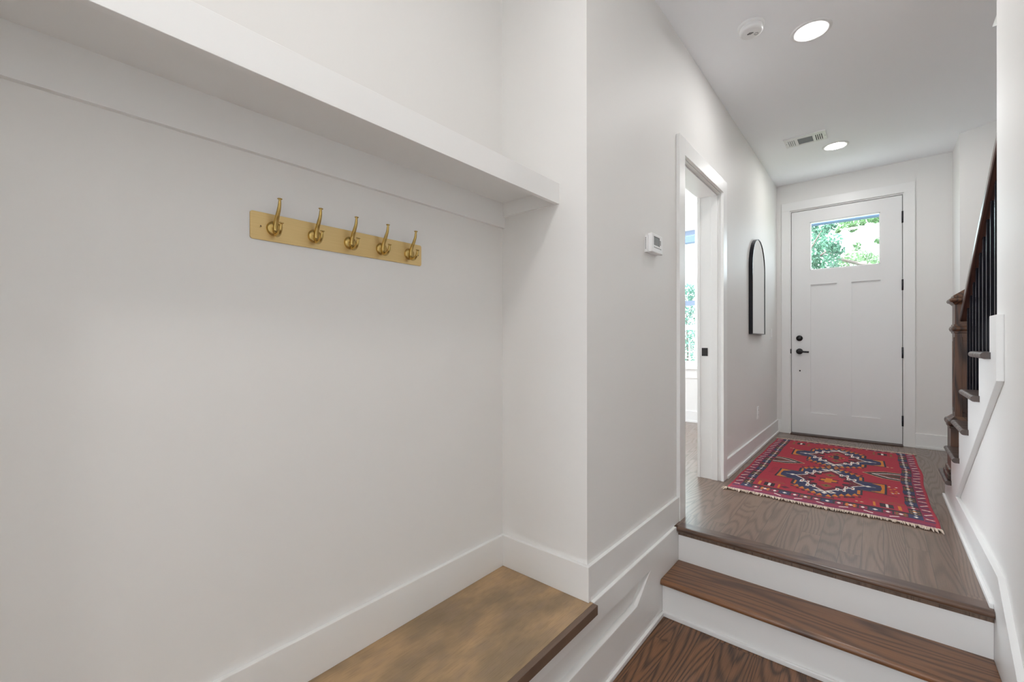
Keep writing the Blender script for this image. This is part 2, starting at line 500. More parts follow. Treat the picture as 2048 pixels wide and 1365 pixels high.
# hall doorway casing (part of the shell)
t = thing('door_2', 'white cased doorway to the bright side room', 'doorway', (0, 1.49, 0), kind='structure')
part('casing', B((0.0, 0.020, 0.988, YA, 0.0, 2.19), (0.0, 0.020, YB - 0.009, 1.992, 0.0, 2.19), (0.0, 0.020, YA - 0.0002, YB - 0.0088, 2.095, 2.19), bev=0.0015), M['trim'], t)
part('jamb', B((-WT - 0.002, 0.0, YB, YB + 0.018, 0.0, DT), (-WT - 0.002, 0.0, YA - 0.018, YA, 0.0, DT), (-WT - 0.002, 0.0, YA - 0.018, YB + 0.018, DT, DT + 0.018)), M['trim'], t)
part('door_stop', B((-0.064, -0.022, YB - 0.011, YB, 0.0, DT), (-0.064, -0.022, YA, YA + 0.011, 0.0, DT), (-0.064, -0.022, YA + 0.011, YB - 0.011, DT - 0.011, DT), bev=0.001), M['trim'], t)
part('room_casing', B((-WT - 0.02, -WT, YB - 0.005, YB + 0.085, 0.0, 2.19), (-WT - 0.02, -WT, YA - 0.085, YA + 0.005, 0.0, 2.19), (-WT - 0.02, -WT, YA - 0.085, YB + 0.085, DT + 0.005, 2.19)), M['trim'], t)
sp_ = part('strike_plate', B((-0.134, -0.092, YB - 0.0025, YB + 0.001, 0.908, 0.968), bev=0.001), M['bronze'], t)
sp_['label'] = 'dark bronze strike plate'
part('latch_hole', B((-0.112, -0.098, YB - 0.0032, YB - 0.0020, 0.925, 0.951)), M['dark_gap'], sp_)

# ------------------------------------------------------------------ front door
YF = D + 0.012                                       # door face
t = thing('door_1', 'white panelled front door with a rectangular window at the hall end', 'door', (0.6, D, 0), kind='structure')
slab = bmesh.new()
GX0, GX1, GZ0, GZ1 = 0.310, 0.891, 1.792, 2.311
pan = [(0.3145, 0.5435, 0.243, 1.633), (0.6645, 0.892, 0.243, 1.633)]
for a, b_, c, d in holes(DX0, DX1, 0.014, DH, [(GX0, GX1, GZ0, GZ1)] + pan):
    bm_box(slab, a, b_, YF, YF + 0.045, c, d)
bmesh.ops.remove_doubles(slab, verts=slab.verts, dist=1e-5)
leaf = part('door_leaf', slab, M['door'], t)
for a, b_, c, d in pan:
    part('door_panel', B((a, b_, YF + 0.014, YF + 0.035, c, d)), M['door'], leaf)
part('glazing_bead', B((GX0, GX0 + 0.008, YF + 0.006, YF + 0.04, GZ0, GZ1), (GX1 - 0.008, GX1, YF + 0.006, YF + 0.04, GZ0, GZ1),
                       (GX0, GX1, YF + 0.006, YF + 0.04, GZ0, GZ0 + 0.008), (GX0, GX1, YF + 0.006, YF + 0.04, GZ1 - 0.008, GZ1)), M['door'], leaf)
part('glass_pane', B((GX0 + 0.004, GX1 - 0.004, YF + 0.020, YF + 0.024, GZ0 + 0.004, GZ1 - 0.004)), M['glass'], leaf)
g = 0.005
part('door_frame', B((0.100, DX0 - g, D + 0.004, D + 0.14, 0.0, DH + g), (DX1 + g, 1.095, D + 0.004, D + 0.14, 0.0, DH + g),
                     (0.100, 1.095, D + 0.004, D + 0.14, DH + g, DH + 0.045)), M['trim'], t)
part('weatherstrip', B((DX0 - g, DX0 + 0.01, YF + 0.046, YF + 0.06, 0.0, DH + g), (DX1 - 0.01, DX1 + g, YF + 0.046, YF + 0.06, 0.0, DH + g),
                       (DX0, DX1, YF + 0.046, YF + 0.06, DH - 0.01, DH + g)), M['dark_gap'], t)
part('casing', B((0.049, 0.129, D - 0.018, D + 0.004, 0.0, 2.462), (1.066, 1.146, D - 0.018, D + 0.004, 0.0, 2.462),
                 (0.049, 1.146, D - 0.018, D + 0.004, 2.462, 2.552), bev=0.0015), M['trim'], t)
th_ = part('threshold', B((DX0 - g, DX1 + g, D - 0.062, D + 0.14, 0.0, 0.011), bev=0.003), flat('threshold_wood', (84, 68, 62), 0.6), t)
th_['label'] = 'dark wooden threshold'
# hardware
bm = bmesh.new(); bm_lathe(bm, [(0.0, 0.022), (0.012, 0.022), (0.027, 0.016), (0.031, 0.006), (0.031, 0.0)], (0.213, YF, 1.053), (0, -1, 0))
o = part('deadbolt', bm, M['bronze'], t); o['label'] = 'round black deadbolt rose'
bm = bmesh.new(); bm_lathe(bm, [(0.0, 0.030), (0.014, 0.030), (0.028, 0.016), (0.032, 0.006), (0.032, 0.0)], (0.214, YF, 0.909), (0, -1, 0))
o = part('handle_rose', bm, M['bronze'], t)
bm = bmesh.new()
bm_sweep(bm, spline([(0.214, YF - 0.020, 0.909), (0.214, YF - 0.052, 0.909), (0.228, YF - 0.060, 0.908), (0.26, YF - 0.060, 0.905), (0.305, YF - 0.058, 0.903)]),
         [0.012] * 9 + [0.012] * 8 + [0.010] * 8, 14, 1.0, (0, 0, 1))
o2 = part('lever', bm, M['bronze'], o); o2['label'] = 'black door lever pointing right'
bm = bmesh.new(); bm_lathe(bm, [(0.0, 0.003), (0.006, 0.003), (0.008, 0.0)], (0.217, YF, 0.696), (0, -1, 0), 16)
part('chain_hole', bm, M['dark_gap'], leaf)
part('latch_strike', B((DX0 - 0.014, DX0 - 0.001, D + 0.0015, D + 0.009, 0.885, 0.935), bev=0.001), M['bronze'], t)
for z0, z1 in ((2.172, 2.288), (1.515, 1.622), (0.852, 0.960), (0.188, 0.293)):
    bm = bmesh.new()
    bm_lathe(bm, [(0.0, 0.0), (0.0075, 0.001), (0.0075, z1 - z0 - 0.001), (0.0, z1 - z0)], (DX1 + 0.003, YF - 0.004, z0), (0, 0, 1), 16)
    bm_box(bm, DX1 - 0.004, DX1 + 0.012, YF - 0.001, YF + 0.002, z0 + 0.002, z1 - 0.002)
    part('hinge', bm, M['iron'], t)

# ------------------------------------------------------------------ room window
t = thing('window_1', 'tall white sash window in the side room seen through the doorway', 'window', ((WX0 + WX1) / 2, D, 0), kind='structure')
part('casing', B((WX1, WX1 + 0.07, D - 0.018, D, WZ0 - 0.05, WZ1 + 0.10), (WX0 - 0.07, WX0, D - 0.018, D, WZ0 - 0.05, WZ1 + 0.10), (WX0, WX1, D - 0.018, D, WZ1, WZ1 + 0.10), bev=0.0015), M['trim'], t)
part('window_sill', B((WX0 - 0.09, WX1 + 0.09, D - 0.05, D + 0.06, WZ0 - 0.085, WZ0 - 0.055), bev=0.003), M['trim'], t)
part('apron', B((WX0 - 0.07, WX1 + 0.07, D - 0.016, D, WZ0 - 0.20, WZ0 - 0.085), bev=0.0015), M['trim'], t)
part('window_frame', B((WX0, WX0 + 0.02, D + 0.02, D + 0.13, WZ0, WZ1), (WX1 - 0.012, WX1, D + 0.02, D + 0.13, WZ0, WZ1), (WX0, WX1, D + 0.02, D + 0.13, WZ1 - 0.012, WZ1),
                       (WX0, WX1, D - 0.003, D + 0.13, WZ0 - 0.055, WZ0 + 0.012)), M['trim'], t)
sash = flat('sash_grey', (150, 168, 196), 0.4)
part('meeting_rail', B((WX0 + 0.02, WX1 - 0.012, D + 0.06, D + 0.10, 1.48, 1.545)), sash, t)
part('sash', B((WX0 + 0.02, WX0 + 0.05, D + 0.07, D + 0.11, WZ0, WZ1), (WX0 + 0.02, WX1 - 0.012, D + 0.07, D + 0.11, WZ1 - 0.07, WZ1 - 0.012)), sash, t)
part('glass_pane', B((WX0 + 0.02, WX1 - 0.012, D + 0.085, D + 0.088, WZ0, WZ1)), M['glass'], t)
struct('baseboard_room', B((-3.76, -0.165, D - tb, D, 0.0, hb), (-3.76, -0.165, D - tb - 0.012, D - tb, 0.0, 0.019)), M['trim'],
       'white baseboard under the side room window', 'baseboard')

# ------------------------------------------------------------------ entry steps
t = thing('entry_steps', 'two broad oak steps with white risers up to the hall', 'steps', (0.6, 0.93, -L))
NZ = 0.030
def nosed(x0, x1, yf, yb, zt, th=NZ):
    """tread profile in YZ with a bull nose at yf"""
    r = th / 2; pts = [(yb, zt), (yb, zt - th)]
    pts += [(yf + r - r * math.sin(a), zt - r - r * math.cos(a)) for a in [PI * k / 10 for k in range(11)]]
    bm = Pr(pts, 'X', x0, x1)
    return bm
part('nosing', nosed(0.031, W - 0.021, 0.905, 0.985, 0.0008), M['nosing'], t)
part('riser', B((0.031, W - 0.021, 0.932, 0.940, -RISE, -NZ)), M['trim'], t)
part('tread', nosed(0.031, W - 0.021, 0.668, 0.932, -RISE), M['tread'], t)
part('riser', B((0.031, W - 0.021, 0.697, 0.71, -L, -RISE - NZ)), M['trim'], t)
part('shoe_moulding', B((0.031, W - 0.021, 0.683, 0.697, -L, -L + 0.022), bev=0.003), M['trim'], t)

# ------------------------------------------------------------------ staircase
t = thing('staircase', 'white open-stringer staircase with dark oak treads rising at the right', 'staircase', (1.7, 2.5, 0))
saw = [(2.50, 0.0), (2.50, ZT[1] - 0.026)]
for k in range(2, 7):
    saw += [(R[k], ZT[k - 1] - 0.026), (R[k], (ZT[k] - 0.026) if k < 6 else 1.112)]
saw += [(0.892, 1.112), (0.892, 0.866), (2.0, 0.137), (2.0, 0.0)]
part('stringer', Pr(saw, 'X', W - 0.020, W, 0.001), M['trim'], t)
for k in range(1, 13):
    xl = W + 0.0 if k < 6 else W + 0.115
    part('riser', B((xl, 2.25, R[k], R[k] + 0.0 - 0.016, (ZT[k - 1] if k > 1 else 0.0), ZT[k] - 0.026)), M['trim'], t)
    bm = bmesh.new()
    r = 0.013; y1, y0 = R[k] + 0.028, R[k + 1] - 0.004
    pts = [(y0, ZT[k]), (y0, ZT[k] - 0.026)] + [(y1 - r + r * math.sin(a), ZT[k] - r - r * math.cos(a)) for a in [PI * j / 8 for j in range(9)]]
    if k < 6:
        bm_prism(bm, pts, 'X', W - 0.020, 2.25)
        # return nosing with its own rounded outer edge, running a little past the next riser
        xo, ye = W - 0.049, R[k + 1] - 0.024
        rp = [(W - 0.020, ZT[k]), (W - 0.020, ZT[k] - 0.026)] + [(xo + r - r * math.sin(a), ZT[k] - r - r * math.cos(a)) for a in [PI * j / 8 for j in range(9)]]
        bm_prism(bm, rp, 'Y', ye, y1)
    else:
        bm_prism(bm, pts, 'X', xl, 2.25)
    part('tread', bm, M['stair'], t)

# railing
t = thing('stair_railing', 'dark newel post, sloping handrail and black balusters on the staircase', 'railing', (1.28, 2.2, ZT[1]))
nx, ny = 1.291, 2.300
def sq(bm, a, z0, z1, bev=0.0): bm_box(bm, nx - a, nx + a, ny - a, ny + a, z0, z1, bev)
def sqtaper(bm, a0, z0, a1, z1):
    tt = bmesh.new()
    v = [tt.verts.new((nx + sx * a, ny + sy * a, z)) for a, z in ((a0, z0), (a1, z1)) for sx, sy in ((-1, -1), (1, -1), (1, 1), (-1, 1))]
    tt.faces.new(v[:4][::-1]); tt.faces.new(v[4:])
    for i in range(4): tt.faces.new((v[i], v[(i + 1) % 4], v[4 + (i + 1) % 4], v[4 + i]))
    merge(bm, tt)
bm = bmesh.new()
z0 = ZT[1]
sq(bm, 0.083, z0, 0.505, 0.002)
sq(bm, 0.100, z0, z0 + 0.034, 0.004); sq(bm, 0.093, z0 + 0.034, z0 + 0.066, 0.010)
sq(bm, 0.089, 0.488, 0.502, 0.003); sq(bm, 0.098, 0.502, 0.540, 0.014); sqtaper(bm, 0.086, 0.538, 0.066, 0.560)
sq(bm, 0.063, 0.50, 1.24, 0.002)
sq(bm, 0.078, 1.072, 1.110, 0.016); sq(bm, 0.068, 1.064, 1.118, 0.003)
post = part('newel_post', bm, M['newel'], t)
bm = bmesh.new()
for s in (-1, 1):
    for zz0, zz1 in ((0.585, 0.610), (1.015, 1.040)):
        bm_box(bm, nx - 0.030, nx + 0.030, ny + s * 0.063 - 0.003, ny + s * 0.063 + 0.003, zz0, zz1, 0.002)
        bm_box(bm, nx + s * 0.063 - 0.003, nx + s * 0.063 + 0.003, ny - 0.030, ny + 0.030, zz0, zz1, 0.002)
    for u in (-0.036, 0.030):
        bm_box(bm, nx + u, nx + u + 0.006, ny + s * 0.063 - 0.003, ny + s * 0.063 + 0.003, 0.585, 1.040, 0.002)
        bm_box(bm, nx + s * 0.063 - 0.003, nx + s * 0.063 + 0.003, ny + u, ny + u + 0.006, 0.585, 1.040, 0.002)
part('panel_moulding', bm, M['newel'], post)
bm = bmesh.new()
sqtaper(bm, 0.064, 1.236, 0.077, 1.252); sq(bm, 0.088, 1.250, 1.277, 0.012)
sq(bm, 0.069, 1.277, 1.292, 0.003); sqtaper(bm, 0.069, 1.292, 0.014, 1.332)
part('newel_cap', bm, M['newel'], post)
rt = lambda y: 1.335 + 0.66 * (2.01 - y)
bm = bmesh.new()
rx0, rx1 = 1.248, 1.304
y0, y1 = -0.9, ny - 0.0635
for (a, b_) in ((rx0, rx1),):
    tt = bmesh.new()
    sec = [(a + 0.004, -0.052), (a, -0.046), (a, -0.012), (a + 0.010, 0.0), (b_ - 0.010, 0.0), (b_, -0.012), (b_, -0.046), (b_ - 0.004, -0.052)]
    va = [tt.verts.new((x, y0, rt(y0) + dz)) for x, dz in sec]; vb = [tt.verts.new((x, y1, rt(y1) + dz)) for x, dz in sec]
    tt.faces.new(va); tt.faces.new(list(reversed(vb)))
    for i in range(8): tt.faces.new((va[i], vb[i], vb[(i + 1) % 8], va[(i + 1) % 8]))
    bmesh.ops.recalc_face_normals(tt, faces=list(tt.faces)); merge(bm, tt)
part('handrail', bm, M['rail'], t)
def tread_z(y):
    for k in range(1, 14):
        if R[k + 1] < y <= R[k]: return ZT[k]
    return ZT[13]
y = 2.125
while y > 0.3:
    yc = y + 0.007
    bm = B((1.267, 1.2815, y, y + 0.0145, tread_z(yc) - (0.0 if y < 1.02 else 0.0), rt(yc) - 0.045), bev=0.0025)
    part('baluster', bm, M['iron'], t)
    y -= 0.0975

# ------------------------------------------------------------------ bench
t = thing('built_in_bench', 'stained plywood bench seat with a dark wood front edge in the wall nook', 'bench', (-0.2, -0.9, 0))
part('seat_board', B((-N + 0.003, 0.028, -1.747, -0.003, -0.019, 0.0)), M['ply'], t)
o = part('front_edge', B((0.0285, 0.050, -1.747, -0.004, -0.036, 0.0005), bev=0.0015), M['edge'], t)
o['label'] = 'dark solid wood edge strip'

# ------------------------------------------------------------------ shelf over the nook
S0 = -0.1285
t = thing('wall_shelf', 'deep white painted shelf spanning the nook above the hooks', 'shelf', (-0.28, -0.87, 1.64))
part('shelf_board', B((-N, S0 - 0.019, -1.75, 0.0, 1.640, 1.662)), M['trim'], t)
part('front_fascia', B((S0 - 0.019, S0, -1.75, 0.0, 1.579, 1.6634), bev=0.001), M['trim'], t)
part('back_cleat', B((-N, -N + 0.016, -1.75, 0.0, 1.5295, 1.640)), M['trim'], t)
part('side_cleat', B((-N + 0.016, S0 - 0.019, -0.014, 0.0, 1.579, 1.640)), M['trim'], t)
part('side_cleat', B((-N + 0.016, S0 - 0.019, -1.75, -1.736, 1.579, 1.640)), M['trim'], t)

# ------------------------------------------------------------------ brass hook rail
t = thing('hook_rail', 'brushed brass plate of five double coat hooks on the nook wall', 'coat rack', (-N, -0.755, 1.335))
def rrect(y0, y1, z0, z1, r, n=6):
    pts = []
    for cy_, cz_, a0 in ((y1 - r, z1 - r, 0), (y0 + r, z1 - r, PI / 2), (y0 + r, z0 + r, PI), (y1 - r, z0 + r, 1.5 * PI)):
        pts += [(cy_ + r * math.cos(a0 + PI / 2 * k / n), cz_ + r * math.sin(a0 + PI / 2 * k / n)) for k in range(n + 1)]
    return pts
part('back_plate', Pr(rrect(-1.045, -0.464, 1.2965, 1.3735, 0.007), 'X', -N, -N + 0.004, 0.0006), M['brass'], t)
px_ = -N + 0.004
def hook():
    bm = bmesh.new()
    # flat round boss
    bm_lathe(bm, [(0.0, 0.0105), (0.010, 0.0100), (0.0165, 0.0085), (0.0195, 0.0060), (0.0205, 0.0030), (0.0205, 0.0)], (px_, 0, 1.333), (1, 0, 0), 36)
    arm = spline([(px_ + 0.040, 0, 1.406), (px_ + 0.037, 0, 1.388), (px_ + 0.027, 0, 1.370), (px_ + 0.016, 0, 1.352), (px_ + 0.0105, 0, 1.336), (px_ + 0.012, 0, 1.321),
                  (px_ + 0.022, 0, 1.3125), (px_ + 0.035, 0, 1.3145), (px_ + 0.045, 0, 1.3245), (px_ + 0.049, 0, 1.338)], 6)
    n = len(arm)
    rad = []
    for i_ in range(n):
        f_ = i_ / (n - 1)
        rad.append(0.0032 + 0.0034 * math.sin(PI * min(1, max(0, f_))) ** 0.8)
    bm_sweep(bm, arm, rad, 14, 1.0)
    return bm
def knob(c, ax):
    bm = bmesh.new()
    bm_lathe(bm, [(0.0, -0.003), (0.0032, -0.003), (0.0036, -0.0005), (0.0030, 0.0005), (0.0066, 0.0030), (0.0068, 0.0040), (0.0050, 0.0052), (0.0, 0.0056)], c, ax, 22)
    return bm
hk = None
for yh in (-0.984, -0.868, -0.752, -0.636, -0.520):
    if hk is None:
        bm = hook(); bmesh.ops.translate(bm, verts=bm.verts, vec=(0, yh, 0))
        hk = part('hook', bm, M['brass_hook'], t)
        kb = []
        for c, ax in (((px_ + 0.040, yh, 1.406), (0.08, 0, 1)), ((px_ + 0.049, yh, 1.338), (0.30, 0, 1))):
            kb.append(part('finial', knob(c, ax), M['brass_hook'], hk))
        yh0 = yh
    else:
        h2 = hk.copy(); COL.objects.link(h2); h2.parent = t; h2.location = (0, yh - yh0, 0)
        for k_ in kb:
            k2 = k_.copy(); COL.objects.link(k2); k2.parent = h2
for ys_ in (-1.019, -0.480):
    bm = bmesh.new(); bm_lathe(bm, [(0.0, 0.0006), (0.0012, 0.0012), (0.0030, 0.0018), (0.0042, 0.0)], (px_, ys_, 1.334), (1, 0, 0), 18)
    s = part('screw', bm, M['brass'], t)
    part('screw_slot', B((px_ + 0.0008, px_ + 0.0022, ys_ - 0.0022, ys_ + 0.0022, 1.3335, 1.3345), (px_ + 0.0008, px_ + 0.0022, ys_ - 0.0005, ys_ + 0.0005, 1.3318, 1.3362)), M['slot'], s)

# ------------------------------------------------------------------ thermostat
t = thing('thermostat', 'white wall thermostat with grey display left of the side doorway', 'thermostat', (0, 0.63, 1.5))
part('back_plate', B((0.0, 0.014, 0.551, 0.690, 1.452, 1.536), bev=0.002), M['plastic'], t)
part('housing', B((0.010, 0.032, 0.565, 0.703, 1.454, 1.547), bev=0.004), M['plastic'], t)
part('display', B((0.0315, 0.0328, 0.590, 0.655, 1.490, 1.530), bev=0.0004), M['lcd'], t)
part('display_bezel', B((0.0318, 0.0332, 0.587, 0.658, 1.530, 1.5325), (0.0318, 0.0332, 0.655, 0.658, 1.488, 1.5325)), M['slot'], t)
for k in range(5):
    part('button', B((0.0315, 0.0330, 0.590 + k * 0.019, 0.604 + k * 0.019, 1.4775, 1.4815), bev=0.0004), M['grey_plastic'], t)
bm = bmesh.new()
for k in range(8): bm_box(bm, 0.004, 0.008, 0.5503, 0.5515, 1.469 + k * 0.0072, 1.4725 + k * 0.0072)
part('vent_slots', bm, M['slot'], t)
part('side_button', B((0.0315, 0.0332, 0.664, 0.676, 1.498, 1.522), bev=0.0006), M['grey_plastic'], t)

# ------------------------------------------------------------------ arched mirror
t = thing('arched_mirror', 'tall arch-topped wall mirror in a thin dark frame', 'mirror', (0, 3.06, 1.5))
my0, my1, mz0, mz1 = 2.790, 3.345, 1.083, 1.962
mr = (my1 - my0) / 2
def arch(off, n=28):
    r = mr - off; cy_ = (my0 + my1) / 2; cz_ = mz1 - mr
    return [(my0 + off, mz0 + off), (my1 - off, mz0 + off)] + [(cy_ + r * math.cos(PI * k / n), cz_ + r * math.sin(PI * k / n)) for k in range(n + 1)]
oa, ia = arch(0.0), arch(0.008)
bm = bmesh.new()
for xs, A_, B_ in (((0.0, 0.032), oa, oa), ((0.0, 0.032), ia, ia)):
    v0 = [bm.verts.new((xs[0], *p)) for p in A_]; v1 = [bm.verts.new((xs[1], *p)) for p in A_]
    for i in range(len(A_)): bm.faces.new((v0[i], v0[(i + 1) % len(A_)], v1[(i + 1) % len(A_)], v1[i]))
for x in (0.032,):
    v0 = [bm.verts.new((x, *p)) for p in oa]; v1 = [bm.verts.new((x, *p)) for p in ia]
    for i in range(len(oa)): bm.faces.new((v0[i], v0[(i + 1) % len(oa)], v1[(i + 1) % len(oa)], v1[i]))
bmesh.ops.remove_doubles(bm, verts=bm.verts, dist=1e-5)
bmesh.ops.recalc_face_normals(bm, faces=list(bm.faces))
part('frame', bm, M['iron'], t)
part('mirror_glass', Pr(arch(0.0082), 'X', 0.004, 0.028), M['mirror'], t)

# ------------------------------------------------------------------ switch and outlet
t = thing('light_switch', 'white double rocker switch plate between the mirror and the front door', 'light switch', (0, 3.83, 1.1))
part('cover_plate', B((0.0, 0.006, 3.772, 3.888, 1.038, 1.156), bev=0.0015), M['plastic'], t)
for yy in (3.792, 3.836): part('rocker', B((0.006, 0.009, yy, yy + 0.033, 1.064, 1.130), bev=0.001), M['plastic'], t)
t = thing('power_outlet', 'white power outlet low on the wall under the arched mirror', 'outlet', (0, 3.16, 0.34))
part('cover_plate', B((0.0, 0.006, 3.124, 3.196, 0.284, 0.400), bev=0.0015), M['plastic'], t)
for zz in (0.302, 0.346):
    r_ = part('receptacle', B((0.006, 0.008, 3.143, 3.177, zz, zz + 0.036), bev=0.001), M['plastic'], t)
    part('slots', B((0.0078, 0.0084, 3.152, 3.154, zz + 0.014, zz + 0.026), (0.0078, 0.0084, 3.166, 3.168, zz + 0.014, zz + 0.026)), M['slot'], r_)

# ------------------------------------------------------------------ ceiling fixtures
def downlight(x, y, label, z=H, mat=None):
    t = thing('recessed_light', label, 'ceiling light', (x, y, z), 'recessed ceiling lights')
    bm = bmesh.new(); bm_lathe(bm, [(0.069, 0.000), (0.071, 0.006), (0.088, 0.007), (0.097, 0.002), (0.098, -0.0)], (x, y, z), (0, 0, -1), 56)
    part('trim_ring', bm, M['plastic'], t)
    bm = bmesh.new(); bm_lathe(bm, [(0.0, 0.010), (0.042, 0.0095), (0.062, 0.007), (0.0695, 0.004)], (x, y, z), (0, 0, -1), 56)
    part('lens', bm, mat or M['lens'], t)
downlight(0.586, 1.462, 'large lit recessed ceiling light beside the smoke detector')
downlight(0.584, 3.335, 'smaller-looking lit recessed ceiling light beyond the air vent')
downlight(0.500, -0.75, 'recessed ceiling light over the lower floor by the bench', mat=M['lens_warm'])
downlight(0.620, -2.30, 'added unseen ceiling light behind the viewer', mat=M['lens_added'])  # lamp added out of view to brighten the risers and lower hall
downlight(-0.600, -3.80, 'added unseen ceiling light near the rear opening', mat=M['lens'])  # another lamp added out of view, for light from the rear

t = thing('smoke_detector', 'round white smoke detector on the ceiling', 'smoke detector', (0.342, 1.205, H))
cx_, cy_ = 0.336, 1.205
bm = bmesh.new(); bm_lathe(bm, [(0.0, 0.012), (0.060, 0.012), (0.066, 0.008), (0.067, 0.0)], (cx_, cy_, H), (0, 0, -1), 48)
part('base', bm, M['plastic'], t)
bm = bmesh.new(); bm_lathe(bm, [(0.056, 0.012), (0.056, 0.020), (0.058, 0.022), (0.058, 0.034), (0.053, 0.041), (0.045, 0.043), (0.0, 0.045)], (cx_, cy_, H), (0, 0, -1), 48)
cv = part('cover', bm, M['plastic'], t)
bm = bmesh.new()
for k in range(-3, 4):
    l_ = 0.009 - abs(k) * 0.0018
    bm_box(bm, cx_ - 0.003 + k * 0.0045 - 0.0012, cx_ - 0.003 + k * 0.0045 + 0.0012, cy_ - 0.006 - l_, cy_ - 0.006 + l_, H - 0.0458, H - 0.0440)
part('sounder_slots', bm, M['slot'], cv)
bm = bmesh.new(); bm_lathe(bm, [(0.009, 0.0440), (0.010, 0.0455), (0.011, 0.0440)], (cx_ + 0.022, cy_ + 0.016, H), (0, 0, -1), 24)
part('test_button', bm, M['grey_plastic'], cv)

t = thing('air_vent', 'white rectangular louvred air vent in the ceiling', 'vent', (0.394, 3.0, H))
vx0, vx1, vy0, vy1 = 0.245, 0.543, 2.905, 3.108
sl = [(0.272 + 0.0135 * k, 0.272 + 0.0135 * k + 0.006) for k in range(4)]; sr = [(0.468 + 0.0135 * k, 0.468 + 0.0135 * k + 0.006) for k in range(4)]
hl = [(a, b_, 2.955, 3.083) for a, b_ in sl + sr] + [(0.342, 0.448, 2.955, 3.083)]
bm = bmesh.new()
for a, b_, c, d in holes(vx0, vx1, vy0, vy1, hl): bm_box(bm, a, b_, c, d, H - 0.008, H)
bm_box(bm, vx0 - 0.002, vx1 + 0.002, vy0 - 0.002, vy0 + 0.004, H - 0.009, H)
part('face_plate', bm, M['plastic'], t)
part('grille', B((0.342, 0.448, 2.955, 3.083, H - 0.003, H - 0.001)), M['vent_grey'], t)
part('duct_opening', B((0.268, 0.332, 2.955, 3.083, H - 0.0025, H - 0.001)), M['slot'], t)
part('duct_opening', B((0.464, 0.528, 2.955, 3.083, H - 0.0025, H - 0.001)), M['slot'], t)
bm = bmesh.new()
for a, b_ in sl: bm_box(bm, a + 0.001, b_ - 0.0005, 2.957, 3.081, H - 0.006, H - 0.003)
part('louvre', bm, M['grey_plastic'], t)
for xx in (0.256, 0.534):
    bm = bmesh.new(); bm_lathe(bm, [(0.0, 0.0095), (0.004, 0.009), (0.005, 0.008)], (xx, 3.012, H), (0, 0, -1), 14)
    part('screw', bm, M['grey_plastic'], t)

# dark metal bracket at the lower right
t = thing('gate_bracket', 'small dark metal bracket on the right wall at the bottom corner', 'bracket', (W, 0.5, -0.08))
part('mounting_plate', B((W - 0.008, W, 0.42, 0.545, -0.34, -0.055), bev=0.002), M['iron'], t)
bm = bmesh.new(); bm_lathe(bm, [(0.0, 0.0), (0.012, 0.001), (0.012, 0.20), (0.0, 0.201)], (W - 0.018, 0.520, -0.30), (0, 0, 1), 20)
part('hinge_pin', bm, M['bronze'], t)

# ------------------------------------------------------------------ rug
RU, RV, RX, RY = 1.06, 2.005, 0.065, 1.755
cell = 0.004
nu, nv = int(RU / cell), int(RV / cell)
PAL = {'red': (168, 30, 54), 'mag': (140, 30, 66), 'navy': (46, 50, 88), 'ora': (206, 122, 34), 'whi': (232, 224, 214), 'mar': (104, 24, 48), 'drk': (48, 34, 44), 'oli': (128, 92, 48), 'crm': (200, 168, 130)}
img = np.zeros((nv, nu, 3)); uu, vv = np.meshgrid((np.arange(nu) + .5) * cell, (np.arange(nv) + .5) * cell)
img[:] = s2l(PAL['red'])
def paint(mask, c): img[mask] = s2l(PAL[c])
def rect(a, b_, c, d, col): paint((uu >= a) & (uu < b_) & (vv >= c) & (vv < d), col)
def inpoly(pts):
    mk = np.zeros(uu.shape, bool); n = len(pts)
    for i in range(n):
        x1, y1 = pts[i]; x2, y2 = pts[(i + 1) % n]
        if abs(y1 - y2) < 1e-9: continue
        cnd = ((y1 > vv) != (y2 > vv)) & (uu < (x2 - x1) * (vv - y1) / (y2 - y1) + x1)
        mk ^= cnd
    return mk
def poly(pts, col): paint(inpoly(pts), col)
def line(p, q_, w, col):
    a = np.array(p); d = np.array(q_) - a; l2 = d @ d
    tt = np.clip(((uu - a[0]) * d[0] + (vv - a[1]) * d[1]) / l2, 0, 1)
    paint(np.hypot(uu - a[0] - tt * d[0], vv - a[1] - tt * d[1]) < w / 2, col)
def loop(pts, w, col):
    for i in range(len(pts)): line(pts[i], pts[(i + 1) % len(pts)], w, col)
def dia(c, rx_, ry_, col): paint(np.abs(uu - c[0]) / rx_ + np.abs(vv - c[1]) / ry_ < 1, col)
# borders
rect(0, RU, 0, RV, 'mag'); 
rect(0, 0.020, 0, RV, 'red'); rect(RU - 0.020, RU, 0, RV, 'red'); rect(0, RU, 0, 0.02, 'mag')
rect(0.065, 0.995, 0.10, RV - 0.02, 'drk')
rect(0.125, 0.940, 0.195, 1.955, 'red')
for k in range(22):                                   # side borders
    v = 0.14 + k * 0.0865
    if v > RV - 0.04: break
    for u0, sgn in ((0.030, 1), (RU - 0.030, -1)):
        a = 0.016 if k % 2 else -0.003
        uc = 0.037 if sgn > 0 else RU - 0.037
        rect(uc - 0.022, uc + 0.022, v - 0.042, v - 0.030, 'navy')
        line((uc - 0.015, v - a), (uc + 0.015, v + a), 0.0095, 'whi')
        ub = 0.095 if sgn > 0 else RU - 0.093
        if k % 3 == 0: rect(ub - 0.030, ub + 0.030, v - 0.036, v + 0.036, 'navy')
        elif k % 3 == 1:
            for du, dv in ((-.017, -.02), (.017, -.02), (-.017, .02), (.017, .02)): dia((ub + du, v + dv), 0.009, 0.013, 'oli')
            dia((ub, v + 0.02), 0.012, 0.016, 'ora' if k % 2 else 'oli')
        else: rect(ub - 0.026, ub + 0.026, v - 0.020, v + 0.024, 'mag')
        dia((ub, v), 0.011, 0.016, 'whi'); dia((ub, v + 0.043), 0.008, 0.010, 'whi')
